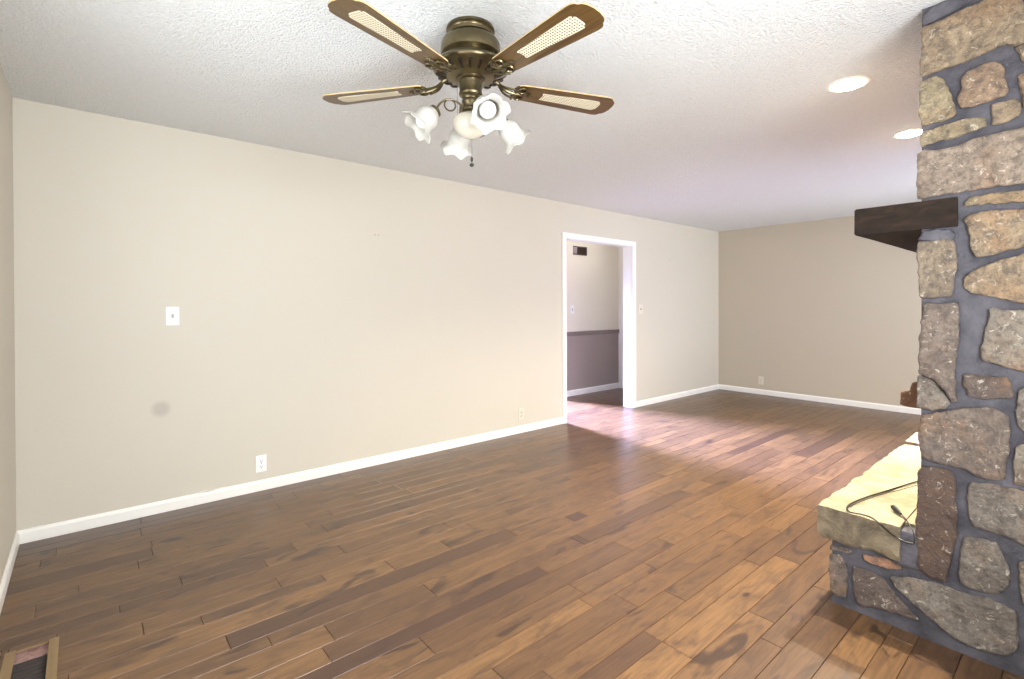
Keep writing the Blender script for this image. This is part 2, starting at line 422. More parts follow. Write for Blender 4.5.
# ------------------------------------------------------------------ plank floor
RX0, RX1, RY0, RY1 = -.226, -.090, 2.30, 2.652       # register hole
seams = [.774]; Wd = (.083, .109, .127)
k = 0
while seams[-1] < HB: seams.append(seams[-1] + Wd[k % 3]); k += 1
k = 0
while seams[0] > YR-.13: seams.insert(0, seams[0] - Wd[(2-k) % 3]); k += 1
JT = [(1.194, 2.0), (1.706, 1.79), (1.708, 1.56), (.989, 1.67), (1.66, 1.48), (1.86, 2.22), (2.769, 2.63), (2.24, 2.12), (2.36, 2.12),
      (2.062, 1.89), (2.11, 1.89), (1.66, 2.74), (2.576, 2.945), (.415, 2.2), (.54, 2.10), (.68, 1.88), (.687, 2.51), (.863, 2.42),
      (1.158, 2.32), (1.038, 2.63), (.69, 2.735), (.853, 2.836), (1.395, 3.255), (1.061, 2.95), (1.0, 3.07), (1.805, 1.35),
      (2.0, 1.235), (1.69, 1.03), (2.136, .912), (2.0, .80), (2.555, 1.143), (2.426, 1.555), (3.02, 1.22), (2.79, 1.335), (3.01, 2.0),
      (-.028, 3.057), (-.167, 2.948), (.341, 2.838), (.172, 2.51), (-.121, 3.585), (.266, 3.272)]
SPECIAL = [(1.0, 2.20, .20, .25), (1.2, 1.79, .10, .45), (.4, 2.32, .88, 0), (2.30, 2.12, .1, .8), (2.085, 1.89, .1, .7), (1.5, 1.14, .3, .25),
           (1.6, .80, .40, .15), (1.2, 1.46, .9, 0), (2.5, .80, .45, .2), (1.9, 1.03, .85, 0), (1.3, 1.03, .95, 0)]
bm = bmesh.new(); lay = bm.loops.layers.float_color.new('plank'); r2 = random.Random(21)
def plank(x0, x1, y0, y1, c):
    g, e = .0007, .0015
    lo = [bm.verts.new(p) for p in ((x0+g, y0+g, -.0022), (x1-g, y0+g, -.0022), (x1-g, y1-g, -.0022), (x0+g, y1-g, -.0022))]
    hi = [bm.verts.new(p) for p in ((x0+g+e*1.4, y0+g+e, 0), (x1-g-e*1.4, y0+g+e, 0), (x1-g-e*1.4, y1-g-e, 0), (x0+g+e*1.4, y1-g-e, 0))]
    for f in [bm.faces.new(hi)] + [bm.faces.new((lo[i], lo[(i+1) % 4], hi[(i+1) % 4], hi[i])) for i in range(4)]:
        for L in f.loops: L[lay] = c
for y0, y1 in zip(seams, seams[1:]):
    ym = (y0+y1)/2; ys = y1 <= YL+.2
    js = sorted(x for x, y in JT if y0 <= y < y1)
    a = min(js) if js else r2.uniform(-.1, 1.0)
    lst = list(js) if js else [a]
    while lst[0] > XN-.2: lst.insert(0, lst[0] - r2.uniform(.45, 1.5))
    while lst[-1] < XF+.2: lst.append(lst[-1] + r2.choice((.32, .55, .8, 1.1, 1.4))*r2.uniform(.85, 1.15))
    for x0, x1 in zip(lst, lst[1:]):
        if x1 < XN-.1 or x0 > XF+.1: continue
        if y0 > YL+TH+.15 and (x1 < 2.5 or x0 > 6.52): continue
        c = [min(1, max(0, r2.gauss(.55, .15))), r2.random(), 0 if r2.random() > .1 else r2.uniform(.15, .4), 1]
        for sx_, sy_, tn, gr in SPECIAL:
            if x0 <= sx_ <= x1 and y0 <= sy_ < y1: c[0] = tn; c[2] = gr
        segs = [(x0, x1)]
        if y1 > RY0 and y0 < RY1:
            segs = []
            if x0 < RX0: segs.append((x0, min(x1, RX0)))
            if x1 > RX1: segs.append((max(x0, RX1), x1))
            if x0 < RX1 and x1 > RX0 and y0 < RY1 < y1:
                plank(max(x0, RX0), min(x1, RX1), RY1, y1, c)
            if x0 < RX1 and x1 > RX0 and y0 < RY0 < y1:
                plank(max(x0, RX0), min(x1, RX1), y0, RY0, c)
        for a_, b_ in segs: plank(a_, b_, y0, y1, c)
z0 = -.0036
vs = {}
def gq(x0, x1, y0, y1):
    f = bm.faces.new([bm.verts.new(p) for p in ((x0, y0, z0), (x1, y0, z0), (x1, y1, z0), (x0, y1, z0))]); f.material_index = 1
gq(XN-.3, RX0, YR-.3, HB+.12); gq(RX1, XF+.3, YR-.3, HB+.12); gq(RX0, RX1, YR-.3, RY0); gq(RX0, RX1, RY1, HB+.12)
o = struct('floor', bm, [M['planks'], M['gap']])

# floor register
g = thing('floor_register', 'tan metal floor register frame around a dark duct opening in the corner', 'floor vent', ((RX0+RX1)/2, (RY0+RY1)/2, 0))
bm = bmesh.new()
for xa, xb in ((RX0-.008, RX0+.022), (RX1-.022, RX1+.008)):
    bx(bm, xa, xb, RY0-.01, RY1-.004, 0.0, .006, bev=.0015); bx(bm, (xa+xb)/2-.003, (xa+xb)/2+.003, RY0, RY1-.01, .006, .0085, bev=.001)
bx(bm, RX0-.008, RX1+.008, RY0-.016, RY0+.012, 0.0, .006, bev=.0015)
bx(bm, RX0+.02, RX1-.02, RY1-.010, RY1-.004, -.0036, .0015)
obj('register_frame', bm, M['reg_tan'], g, origin=g.location)
bm = bmesh.new()
bx(bm, RX0+.001, RX1-.001, RY1-.075, RY1-.001, -.14, -.010); bx(bm, RX0-.02, RX1+.02, RY1-.001, RY1+.02, -.2, -.0038); obj('subfloor_edge', bm, M['duct_wood'], g, origin=g.location)
bm = bmesh.new()
bx(bm, RX0, RX0+.004, RY0, RY1, -.2, -.004); bx(bm, RX1-.004, RX1, RY0, RY1, -.2, -.004)
bx(bm, RX0, RX1, RY0, RY0+.004, -.2, -.004); bx(bm, RX0, RX1, RY1-.08, RY1-.076, -.2, -.012); bx(bm, RX0, RX1, RY0, RY1, -.204, -.2)
obj('duct_box', bm, M['duct'], g, origin=g.location)
bm = bmesh.new()
for i in range(9):
    y = RY0+.03+i*.027; bx(bm, RX0+.02, RX1-.02, y, y+.0025, -.026, -.004)
obj('grille_slats', bm, M['duct'], g, origin=g.location)

# ------------------------------------------------------------------ fireplace
FX, FY = 2.475, .46; FX1 = 4.75
fp = thing('fireplace', 'floor-to-ceiling rough stone fireplace with dark wooden mantel and pale raised hearth', 'fireplace', (3.6, .1, 0))
FO = Vector(fp.location)
bm = bmesh.new()
OX0, OX1, OZ0, OZ1 = 3.2, 4.15, .42, 1.12
bx(bm, FX, OX0, YR+.002, FY-.01, 0, H); bx(bm, OX1, FX1, YR+.002, FY-.01, 0, H); bx(bm, OX0, OX1, YR+.002, FY-.01, OZ1, H)
bx(bm, OX0, OX1, YR+.002, FY, 0, .30); bx(bm, OX0, OX1, YR+.002, -.2, .30, OZ1)
bx(bm, FX+.002, FX1, FY-.02, .755, 0, .285)
bx(bm, FX-.022, FX+.1, FY-.01, .535, .262, .405, bev=.012)
obj('mortar', bm, M['mortar'], fp, origin=FO)
bm = bmesh.new()
bx(bm, OX0, OX0+.01, -.2, FY-.03, .42, OZ1); bx(bm, OX1-.01, OX1, -.2, FY-.03, .42, OZ1); bx(bm, OX0, OX1, -.2, -.19, .42, OZ1); bx(bm, OX0, OX1, -.2, FY-.03, .30, .42)
bx(bm, OX0, OX1, -.2, FY-.03, OZ1-.01, OZ1)
obj('firebox', bm, M['soot'], fp, origin=FO)

def chaikin(p, n=1):
    for _ in range(n):
        q = []
        for i in range(len(p)):
            a, b = p[i], p[(i+1) % len(p)]
            q += [(a[0]*.9+b[0]*.1, a[1]*.9+b[1]*.1), (a[0]*.1+b[0]*.9, a[1]*.1+b[1]*.9)]
        p = q
    return p
def resample(p, step):
    out = []
    for i in range(len(p)):
        a, b = Vector(p[i]), Vector(p[(i+1) % len(p)]); L = (b-a).length; n = max(1, round(L/step))
        for k in range(n): out.append(a.lerp(b, k/n))
    return out
STONE_BM = bmesh.new(); TL = STONE_BM.loops.layers.float_color.new('tint')
def stone(poly, tint, to3d, prot=.016, back=.03, seed=0, jit=.0022, rough=.006, bm=None, tl=None):
    bm = bm or STONE_BM; tl = tl or TL
    p = resample(chaikin(poly, 1), .011); n = len(p)
    c = Vector((sum(q.x for q in p)/n, sum(q.y for q in p)/n))
    def nz(v, s, k): return noise.fractal(Vector((v.x*s+seed*3.1, v.y*s-seed*1.7, k)), 1.0, 2.0, 3)
    q = []
    for i, a in enumerate(p):
        tdir = (p[(i+1) % n]-p[i-1]); nn = Vector((tdir.y, -tdir.x)); nn.normalize()
        q.append(a - (c-a).normalized()*.0018 + nn*(noise.noise(Vector((a.x*45, a.y*45, seed)))*jit*2.2))
    def vert(uv, d): return bm.verts.new(to3d(uv.x, uv.y, d))
    rings = []
    for ins, dd in ((.006, -back), (.005, .0015), (0, prot*.42), (.0014, prot*.76), (.0055, prot*.97)):
        ring = []
        for a in q:
            v = c-a; L = v.length; ring.append(vert(a+v*min(.6, ins/max(L, 1e-4)), dd + (nz(a, 16, 2)*rough*.5 if ins else 0)))
        rings.append(ring)
    for f_ in (.16, .3, .45, .6, .75, .9):
        ring = []
        for a in q:
            v = c-a; pnt = a+v*f_
            h = prot + rough*nz(pnt, 11, 5) + .5*rough*(abs(nz(pnt, 5, 9))*2-.5)
            ring.append(vert(pnt, h))
        rings.append(ring)
    fs = []
    for a, b in zip(rings, rings[1:]):
        for i in range(n): fs.append(bm.faces.new((a[i], a[(i+1) % n], b[(i+1) % n], b[i])))
    cv = vert(c, prot + rough*nz(c, 11, 5))
    for i in range(n): fs.append(bm.faces.new((rings[-1][i], rings[-1][(i+1) % n], cv)))
    for f in fs:
        for L in f.loops: L[tl] = tint
side = lambda u, v, d: (FX-d, u, v)
tan1, tan2, tan3 = srgb(170, 149, 121), srgb(166, 139, 113), srgb(172, 156, 124)
br1, br2, br3 = srgb(136, 121, 109), srgb(116, 101, 92), srgb(107, 85, 72)
gr1, gr2 = srgb(143, 133, 121), srgb(156, 146, 131)
pk1 = srgb(165, 147, 129)
# outlines of the visible stones on the side face: (Y, Z) in metres, colour, how far the stone stands out
traced = [
 ([(0.4478, 2.3653), (0.3967, 2.3688), (0.2902, 2.3865), (0.255, 2.3988), (0.1971, 2.3912), (0.1807, 2.3701), (0.1736, 2.321), (0.1679, 2.24), (0.1711, 2.1988), (0.1943, 2.1949), (0.2157, 2.2101), (0.2497, 2.2068), (0.3, 2.1885), (0.3798, 2.1849), (0.4463, 2.1724), (0.4533, 2.1984), (0.4494, 2.2852)], tan1, 0.02, True),
 ([(0.4566, 2.1559), (0.4078, 2.1646), (0.3855, 2.1496), (0.3662, 2.0895), (0.3526, 2.0426), (0.3498, 2.0028), (0.3908, 1.986), (0.4476, 1.9909), (0.4564, 2.0303)], tan3, 0.018, True),
 ([(0.3362, 2.1301), (0.3162, 2.1476), (0.2752, 2.1604), (0.2403, 2.1591), (0.2233, 2.1313), (0.2159, 2.0751), (0.2087, 2.0492), (0.2206, 2.0297), (0.2648, 2.0233), (0.3004, 2.0205), (0.3344, 2.0225), (0.3451, 2.0554), (0.3319, 2.097)], tan2, 0.014, False),
 ([(0.1948, 2.1885), (0.1691, 2.187), (0.124, 2.1915), (0.115, 2.1111), (0.1507, 2.1114), (0.1736, 2.1362)], tan1, 0.014, False),
 ([(0.1852, 2.0877), (0.1689, 2.0971), (0.115, 2.0983), (0.1059, 1.9547), (0.1594, 1.9513), (0.1733, 1.9882), (0.1804, 2.0498)], tan2, 0.014, False),
 ([(0.255, 2.0106), (0.1969, 2.0127), (0.1828, 1.9983), (0.1789, 1.9522), (0.2254, 1.9375), (0.2499, 1.941), (0.2525, 1.9724)], tan1, 0.012, False),
 ([(0.455, 1.9621), (0.3728, 1.9727), (0.3266, 1.981), (0.2711, 1.9681), (0.2629, 1.9364), (0.2874, 1.9304), (0.3494, 1.9189), (0.4025, 1.9171), (0.4486, 1.9081), (0.4543, 1.9317)], tan3, 0.014, True),
 ([(0.4632, 1.8809), (0.4444, 1.8924), (0.3895, 1.8831), (0.3484, 1.8847), (0.2866, 1.9029), (0.1704, 1.9046), (0.0998, 1.9058), (0.0901, 1.7091), (0.17, 1.714), (0.2274, 1.7176), (0.3028, 1.7144), (0.3714, 1.7112), (0.4566, 1.706), (0.463, 1.7334), (0.4581, 1.8121)], pk1, 0.02, True),
 ([(0.3234, 1.6739), (0.3093, 1.6912), (0.2493, 1.6935), (0.1705, 1.6905), (0.0996, 1.6848), (0.0995, 1.647), (0.1704, 1.6515), (0.2492, 1.6569), (0.3205, 1.6583)], tan3, 0.012, False),
 ([(0.3228, 1.6075), (0.3087, 1.6282), (0.2487, 1.6307), (0.17, 1.6248), (0.1086, 1.6204), (0.1037, 1.5098), (0.1698, 1.4987), (0.2169, 1.4851), (0.2591, 1.4703), (0.2917, 1.4691), (0.3057, 1.504), (0.3114, 1.5647)], tan1, 0.016, False),
 ([(0.46, 1.5416), (0.4082, 1.5423), (0.3604, 1.5432), (0.351, 1.5242), (0.3435, 1.45), (0.352, 1.3932), (0.3569, 1.3294), (0.4014, 1.3226), (0.4542, 1.3251), (0.4571, 1.4235)], srgb(150, 134, 113), 0.02, True),
 ([(0.324, 1.3963), (0.3029, 1.4195), (0.2333, 1.4508), (0.1698, 1.4729), (0.1056, 1.4935), (0.0951, 1.294), (0.1694, 1.3018), (0.2163, 1.3138), (0.2732, 1.332), (0.3118, 1.3432), (0.3221, 1.3678)], tan1, 0.014, False),
 ([(0.2525, 1.2827), (0.1691, 1.2753), (0.0949, 1.2646), (0.0944, 1.0588), (0.1686, 1.0625), (0.2099, 1.0778), (0.2723, 1.096), (0.2782, 1.1194), (0.2725, 1.1834), (0.261, 1.2234)], gr2, 0.018, False),
 ([(0.4412, 1.3038), (0.3909, 1.2997), (0.3411, 1.3031), (0.3367, 1.1888), (0.3477, 1.1068), (0.3475, 0.9993), (0.3418, 0.937), (0.3587, 0.9346), (0.3787, 0.9768), (0.4138, 1.0143), (0.456, 1.033), (0.456, 1.0833), (0.4531, 1.1416), (0.4471, 1.2383)], br1, 0.022, True),
 ([(0.4571, 1.0246), (0.4148, 1.006), (0.3825, 0.9681), (0.3652, 0.9254), (0.3767, 0.9049), (0.4206, 0.8943), (0.4569, 0.8964), (0.4616, 0.9658)], gr1, 0.016, True),
 ([(0.3275, 1.0412), (0.2674, 1.0401), (0.2116, 1.0403), (0.2008, 1.0155), (0.1945, 0.9709), (0.2284, 0.9627), (0.2725, 0.9544), (0.3101, 0.9623), (0.3266, 0.997)], br2, 0.012, False),
 ([(0.1835, 1.0002), (0.1545, 1.021), (0.0851, 1.0125), (0.0846, 0.8297), (0.1541, 0.8392), (0.1881, 0.8812)], gr1, 0.012, False),
 ([(0.4501, 0.8638), (0.3775, 0.8975), (0.3131, 0.9182), (0.252, 0.9296), (0.2274, 0.9212), (0.2057, 0.8978), (0.2032, 0.8513), (0.2102, 0.7693), (0.2148, 0.6887), (0.2366, 0.6736), (0.2766, 0.67), (0.3127, 0.6901), (0.3662, 0.6948), (0.4336, 0.7029), (0.4498, 0.7155), (0.4552, 0.7887)], br1, 0.02, True),
 ([(0.1903, 0.7993), (0.166, 0.8144), (0.1119, 0.8225), (0.1115, 0.6483), (0.1657, 0.669), (0.1914, 0.6734), (0.1939, 0.7316)], gr2, 0.014, False),
 ([(0.4584, 0.6524), (0.4432, 0.6716), (0.3927, 0.6801), (0.3611, 0.6766), (0.3469, 0.6392), (0.3439, 0.536), (0.3437, 0.4469), (0.3605, 0.34), (0.3717, 0.2529), (0.4155, 0.2498), (0.4579, 0.2713), (0.4642, 0.4053), (0.4583, 0.5397)], br3, 0.022, True),
 ([(0.3119, 0.6283), (0.2983, 0.6466), (0.2533, 0.655), (0.168, 0.6503), (0.0954, 0.6439), (0.0949, 0.4666), (0.1675, 0.4637), (0.2145, 0.4785), (0.2926, 0.484), (0.3062, 0.5015), (0.3118, 0.5622)], gr1, 0.014, False),
 ([(0.3222, 0.4361), (0.3042, 0.4473), (0.2345, 0.4482), (0.221, 0.411), (0.2009, 0.3444), (0.2074, 0.2971), (0.2341, 0.2668), (0.2754, 0.2564), (0.3329, 0.2628), (0.3366, 0.2986), (0.3331, 0.3784)], gr1, 0.014, False),
 ([(0.1816, 0.3976), (0.1675, 0.4076), (0.1126, 0.42), (0.1123, 0.2639), (0.1672, 0.2569), (0.1782, 0.3162)], gr2, 0.012, False),
 ([(0.5481, 0.1989), (0.4807, 0.2247), (0.3988, 0.2356), (0.3274, 0.2286), (0.2548, 0.2423), (0.1864, 0.2273), (0.1813, 0.1599), (0.1836, 0.096), (0.2059, 0.0632), (0.226, 0.0525), (0.2888, 0.0447), (0.3551, 0.0515), (0.4014, 0.0817), (0.4743, 0.1291), (0.5252, 0.1663)], gr1, 0.016, False),
 ([(0.6746, 0.1905), (0.6277, 0.1935), (0.5823, 0.1874), (0.5587, 0.1721), (0.5311, 0.1377), (0.4819, 0.0898), (0.4546, 0.0682), (0.5239, 0.0589), (0.6046, 0.0484), (0.6508, 0.0337), (0.6665, 0.0619), (0.6785, 0.1405)], br2, 0.012, False),
 ([(0.7612, 0.2132), (0.722, 0.2232), (0.7016, 0.1981), (0.6935, 0.1357), (0.6974, 0.0544), (0.7384, 0.0382), (0.7569, 0.0569), (0.7628, 0.1359)], br1, 0.016, True),
 ([(0.636, 0.2565), (0.5681, 0.2659), (0.5104, 0.2617), (0.5104, 0.2441), (0.5389, 0.2328), (0.6129, 0.2287), (0.6321, 0.235)], srgb(176, 132, 104), 0.01, True),
 ([(0.7589, 0.2525), (0.7238, 0.2575), (0.6792, 0.2561), (0.6832, 0.2425), (0.7488, 0.2332), (0.7589, 0.2333)], br1, 0.01, True),
]
for i, (pl, tint, pr, corner) in enumerate(traced):
    stone(pl, tint, side, prot=pr, back=.14 if corner else .03, seed=i+1, jit=.0026, rough=.0075)
# more stones on the parts of the masonry turned away from the photograph's view
pal = [tan1, tan2, tan3, br1, br2, gr1, gr2, pk1]
r3 = random.Random(5)
def rows(u0, u1, v0, v1, to3d, avoid=(), seed=50):
    v = v0; s = seed
    while v < v1-.05:
        h = min(r3.uniform(.10, .26), v1-v)
        if v1-(v+h) < .07: h = v1-v
        u = u0
        while u < u1-.03:
            wd = min(r3.uniform(.14, .42), u1-u)
            if u1-(u+wd) < .09: wd = u1-u
            a0, a1, b0, b1 = u+.01, u+wd-.012, v+.01, v+h-.012
            if not any(a1 > q[0] and a0 < q[1] and b1 > q[2] and b0 < q[3] for q in avoid):
                j = lambda m=.015: r3.uniform(-m, m)*.6
                um, vm = (a0+a1)/2, (b0+b1)/2
                stone([(a0+abs(j()), b0+abs(j())), (um, b0+abs(j(.008))), (a1-abs(j()), b0+abs(j())), (a1-abs(j(.006)), vm), (a1-abs(j()), b1-abs(j())), (um, b1-abs(j(.008))), (a0+abs(j()), b1-abs(j())), (a0+abs(j(.006)), vm)],
                      r3.choice(pal), to3d, prot=r3.uniform(.01, .018), seed=s)
                s += 1
            u += wd
        v += h
rows(YR+.03, .075, .02, 2.40, side)
front = lambda u, v, d: (u, FY-.01+d, v)
rows(FX+.165, FX1-.02, .43, 2.42, front, avoid=[(OX0-.02, OX1+.02, .3, OZ1+.02), (FX, FX1, 1.57, 1.71)], seed=300)
hf = lambda u, v, d: (u, .755+d, v)
rows(FX+.03, FX1-.02, .02, .275, hf, seed=500)
far = lambda u, v, d: (FX1+d, u, v)
rows(YR+.03, FY-.02, .02, 2.40, far, seed=600)
# rough reddish brown stone standing out of the front, beside the firebox
stone([(2.60, .875), (2.66, .868), (2.70, .90), (2.70, .95), (2.66, .975), (2.60, .96)], srgb(128, 84, 56), lambda u, v, d: (u, FY+d*(1 if v < .93 else .62), v), prot=.080, seed=77, rough=.012)
for f in STONE_BM.faces: f.smooth = True
so = obj('stonework', STONE_BM, M['stone'], fp, smooth='all', origin=FO)

# hearth slabs
def slab(x0, x1, y0, y1, zb, zt, seed):
    bm = bmesh.new(); nx, ny = max(6, int((x1-x0)/.03)), max(6, int((y1-y0)/.03)); nz_ = 6
    def P(i, j, k):
        x = x0+(x1-x0)*i/nx; y = y0+(y1-y0)*j/ny; z = zb+(zt-zb)*k/nz_
        v = Vector((x*9+seed, y*9, z*14)); n1_ = noise.fractal(v, 1, 2, 3)
        if i == 0: x += .010*n1_ - .004*abs(noise.noise(v*2.3)) + (.020 if k == 0 else 0)*(.6+.5*n1_) + .010*noise.noise(Vector((seed, y*14, z*10)))
        if i == nx: x -= .010*abs(n1_)
        if j == ny: y += .014*n1_ - (.012 if k == 0 else 0)
        if k == nz_: z += .0035*noise.fractal(Vector((x*4+seed, y*6, 3)), 1, 2, 3)
        if k == 0: z += .004*n1_
        return (x, y, z)
    grid = {}
    def V(i, j, k):
        if (i, j, k) not in grid: grid[(i, j, k)] = bm.verts.new(P(i, j, k))
        return grid[(i, j, k)]
    for i in range(nx):
        for j in range(ny):
            for k in (0, nz_): bm.faces.new((V(i, j, k), V(i+1, j, k), V(i+1, j+1, k), V(i, j+1, k)))
        for k in range(nz_):
            for j in (0, ny): bm.faces.new((V(i, j, k), V(i+1, j, k), V(i+1, j, k+1), V(i, j, k+1)))
    for j in range(ny):
        for k in range(nz_):
            for i in (0, nx): bm.faces.new((V(i, j, k), V(i, j+1, k), V(i, j+1, k+1), V(i, j, k+1)))
    for f in bm.faces:
        f.normal_update()
        if abs(f.normal.z) < .6: f.material_index = 1
    return bm
obj('hearth_slab', slab(2.440, 3.92, .510, .797, .282, .422, 3), [M['sand'], M['split']], fp, smooth=True, origin=FO)
obj('hearth_slab', slab(3.94, 4.78, FY-.02, .80, .285, .437, 8), [M['sand'], M['split']], fp, smooth=True, origin=FO)
obj('hearth_slab', BX(2.52, 3.92, FY-.02, .53, .30, .418), M['sand'], fp, origin=FO)
# mantel
bm = bmesh.new()
nx = 40
rings = []
for i in range(nx+1):
    x = 2.455+(4.62-2.455)*i/nx; r_ = []
    y0, y1, za, zb_ = .344, .668, 1.588, 1.697
    e = .006
    for (y, z) in [(y0, za), (y0, zb_), (y1-e, zb_), (y1, zb_-e), (y1, (za+zb_)/2), (y1, za+e), (y1-e, za), ((y0+y1)/2, za)]:
        r_.append(bm.verts.new((x, y+.003*noise.noise(Vector((x*3, y*8, z*9))), z+.003*noise.noise(Vector((x*3, y*8+5, z*9))))))
    rings.append(r_)
for a, b in zip(rings, rings[1:]):
    for k in range(8): bm.faces.new((a[k], a[(k+1) % 8], b[(k+1) % 8], b[k]))
bm.faces.new(rings[0]); bm.faces.new(rings[-1][::-1])
obj('mantel', bm, M['beam'], fp, smooth=True, origin=FO)
# mortar smeared beneath the mantel end and at the ceiling
bm = bmesh.new(); tl_ = bm.loops.layers.float_color.new('tint')
stone([(0.4584, 1.5483), (0.4463, 1.5779), (0.4045, 1.5864), (0.364, 1.5759), (0.3498, 1.5557), (0.3554, 1.534), (0.4073, 1.5373)], (1, 1, 1, 1), side, prot=.014, back=.1, seed=90, bm=bm, tl=tl_)
obj('mortar_patch', bm, M['mortar'], fp, smooth='all', origin=FO); bm = bmesh.new(); tl_ = bm.loops.layers.float_color.new('tint')
stone([(0.4476, 2.4093), (0.4177, 2.434), (0.3514, 2.4408), (0.2701, 2.431), (0.2779, 2.4133), (0.3654, 2.3879), (0.4445, 2.3696)], (1, 1, 1, 1), side, prot=.010, back=.1, seed=91, bm=bm, tl=tl_)
obj('mortar_patch', bm, M['mortar'], fp, smooth='all', origin=FO)

# power cord on the hearth
c0 = (3.1212, 0.5794, 0.4285)
cord = thing('power_cord', 'dark power cord with a two-prong plug lying looped on the pale hearth slab', 'power cord', (2.6, .62, .424))
run = [(3.2851, 0.5534, 0.4285), c0, (3.0048, 0.6072, 0.4285), (2.8558, 0.6409, 0.4285), (2.698, 0.6798, 0.4285), (2.5565, 0.7031, 0.4285), (2.4777, 0.6998, 0.4305), (2.4331, 0.6763, 0.4305),
       (2.4385, 0.6352, 0.4315), (2.4261, 0.5976, 0.4325), (2.3863, 0.558, 0.4285), (2.432, 0.5326, 0.386), (2.428, 0.4966, 0.3742), (2.428, 0.4748, 0.3734), (2.43, 0.4629, 0.3759)]
bm = bmesh.new(); tube(bm, spline(run, 8), .0034, 8)
obj('cable', bm, M['cord'], cord, smooth=True, origin=cord.location)
bm = bmesh.new(); run2 = [(3.0676, 0.5617, 0.4285), (2.9323, 0.6001, 0.4285), (2.7606, 0.6495, 0.4285), (2.596, 0.6837, 0.4285), (2.4993, 0.6948, 0.4285)]
tube(bm, spline(run2, 6), .0016, 6); obj('cable', bm, M['cord'], cord, smooth=True, origin=cord.location)
bm = bmesh.new(); run3 = [(2.43, 0.4629, 0.3759), (2.431, 0.4619, 0.3972), (2.436, 0.4684, 0.4245), (2.4693, 0.4861, 0.4325), (2.5371, 0.5142, 0.4305), (2.5796, 0.5396, 0.4315)]
tube(bm, spline(run3, 8), .0024, 8); obj('cable', bm, M['cord'], cord, smooth=True, origin=cord.location)
p0, p1 = Vector((2.5569, 0.5298, 0.4345)), Vector((2.6125, 0.5671, 0.4375)); dv = (p1-p0)
bm = bmesh.new(); tube(bm, [p0, p0+dv*.2, p0+dv*.5, p0+dv*.75, p0+dv], [.004, .006, .0095, .011, .0105], 10)
pg = obj('plug', bm, M['plug'], cord, smooth=True, origin=cord.location)
bm = bmesh.new(); dn = dv.normalized(); sd = dn.cross(Vector((0, 0, 1))).normalized()
for s in (-1, 1): tube(bm, [p1+sd*s*.006, p1+sd*s*.006+dn*.016], .0016, 6)
pr_ = obj('prong', bm, M['steel'], pg, origin=cord.location)

# ------------------------------------------------------------------ ceiling fan
FCX, FCY = 1.221, 1.69
fan = thing('ceiling_fan', 'antique brass ceiling fan with five wooden cane-inset blades and tulip glass lights', 'ceiling fan', (FCX, FCY, H))
zr = lambda z: z-H          # local height
bm = bmesh.new()
r = lathe(bm, [(.098, 0), (.100, -.006), (.100, -.012), (.093, -.016), (.090, -.022), (.096, -.028), (.094, -.036), (.078, -.046)], 48)
cap(bm, r[-1]); obj('canopy', bm, M['brass'], fan, smooth=True)
bm = bmesh.new()
r = lathe(bm, [(.070, -.040), (.100, -.046), (.114, -.054), (.121, -.066), (.123, -.098), (.120, -.110), (.108, -.118), (.112, -.128), (.134, -.142), (.152, -.156), (.157, -.164), (.156, -.170), (.150, -.176), (.122, -.194), (.085, -.205), (.050, -.209)], 56)
cap(bm, r[-1]); cap(bm, r[0]); mh = obj('motor_housing', bm, M['brass'], fan, smooth=True)
bm = bmesh.new()
for i in range(20):
    a = 2*PI*i/20; ca, sa = math.cos(a), math.sin(a)
    pts = [(.140, -.1835), (.126, -.1925), (.100, -.2020)]
    tube(bm, [(q*ca, q*sa, z) for q, z in pts], [.0075, .0068, .0048], 6)
obj('vent_slots', bm, M['brass_dark'], mh)
bm = bmesh.new()
r = lathe(bm, [(.060, -.206), (.060, -.214), (.047, -.218), (.045, -.226), (.046, -.262), (.049, -.268), (.047, -.275), (.037, -.281), (.033, -.290), (.037, -.297), (.037, -.304), (.032, -.311), (.032, -.325), (.038, -.332), (.038, -.339), (.031, -.345), (.033, -.356), (.044, -.362)], 40)
cap(bm, r[-1]); cap(bm, r[0]); obj('light_fitter', bm, M['brass'], fan, smooth=True)
bm = bmesh.new()
prof = [(.040, -.356), (.060, -.360), (.071, -.370), (.075, -.384), (.073, -.400), (.064, -.418), (.049, -.434), (.030, -.445), (.010, -.450), (.002, -.4505)]
r = lathe(bm, prof, 40); cap(bm, r[-1]); cap(bm, r[0]); obj('glass_bowl', bm, M['bowl'], fan, smooth='all')
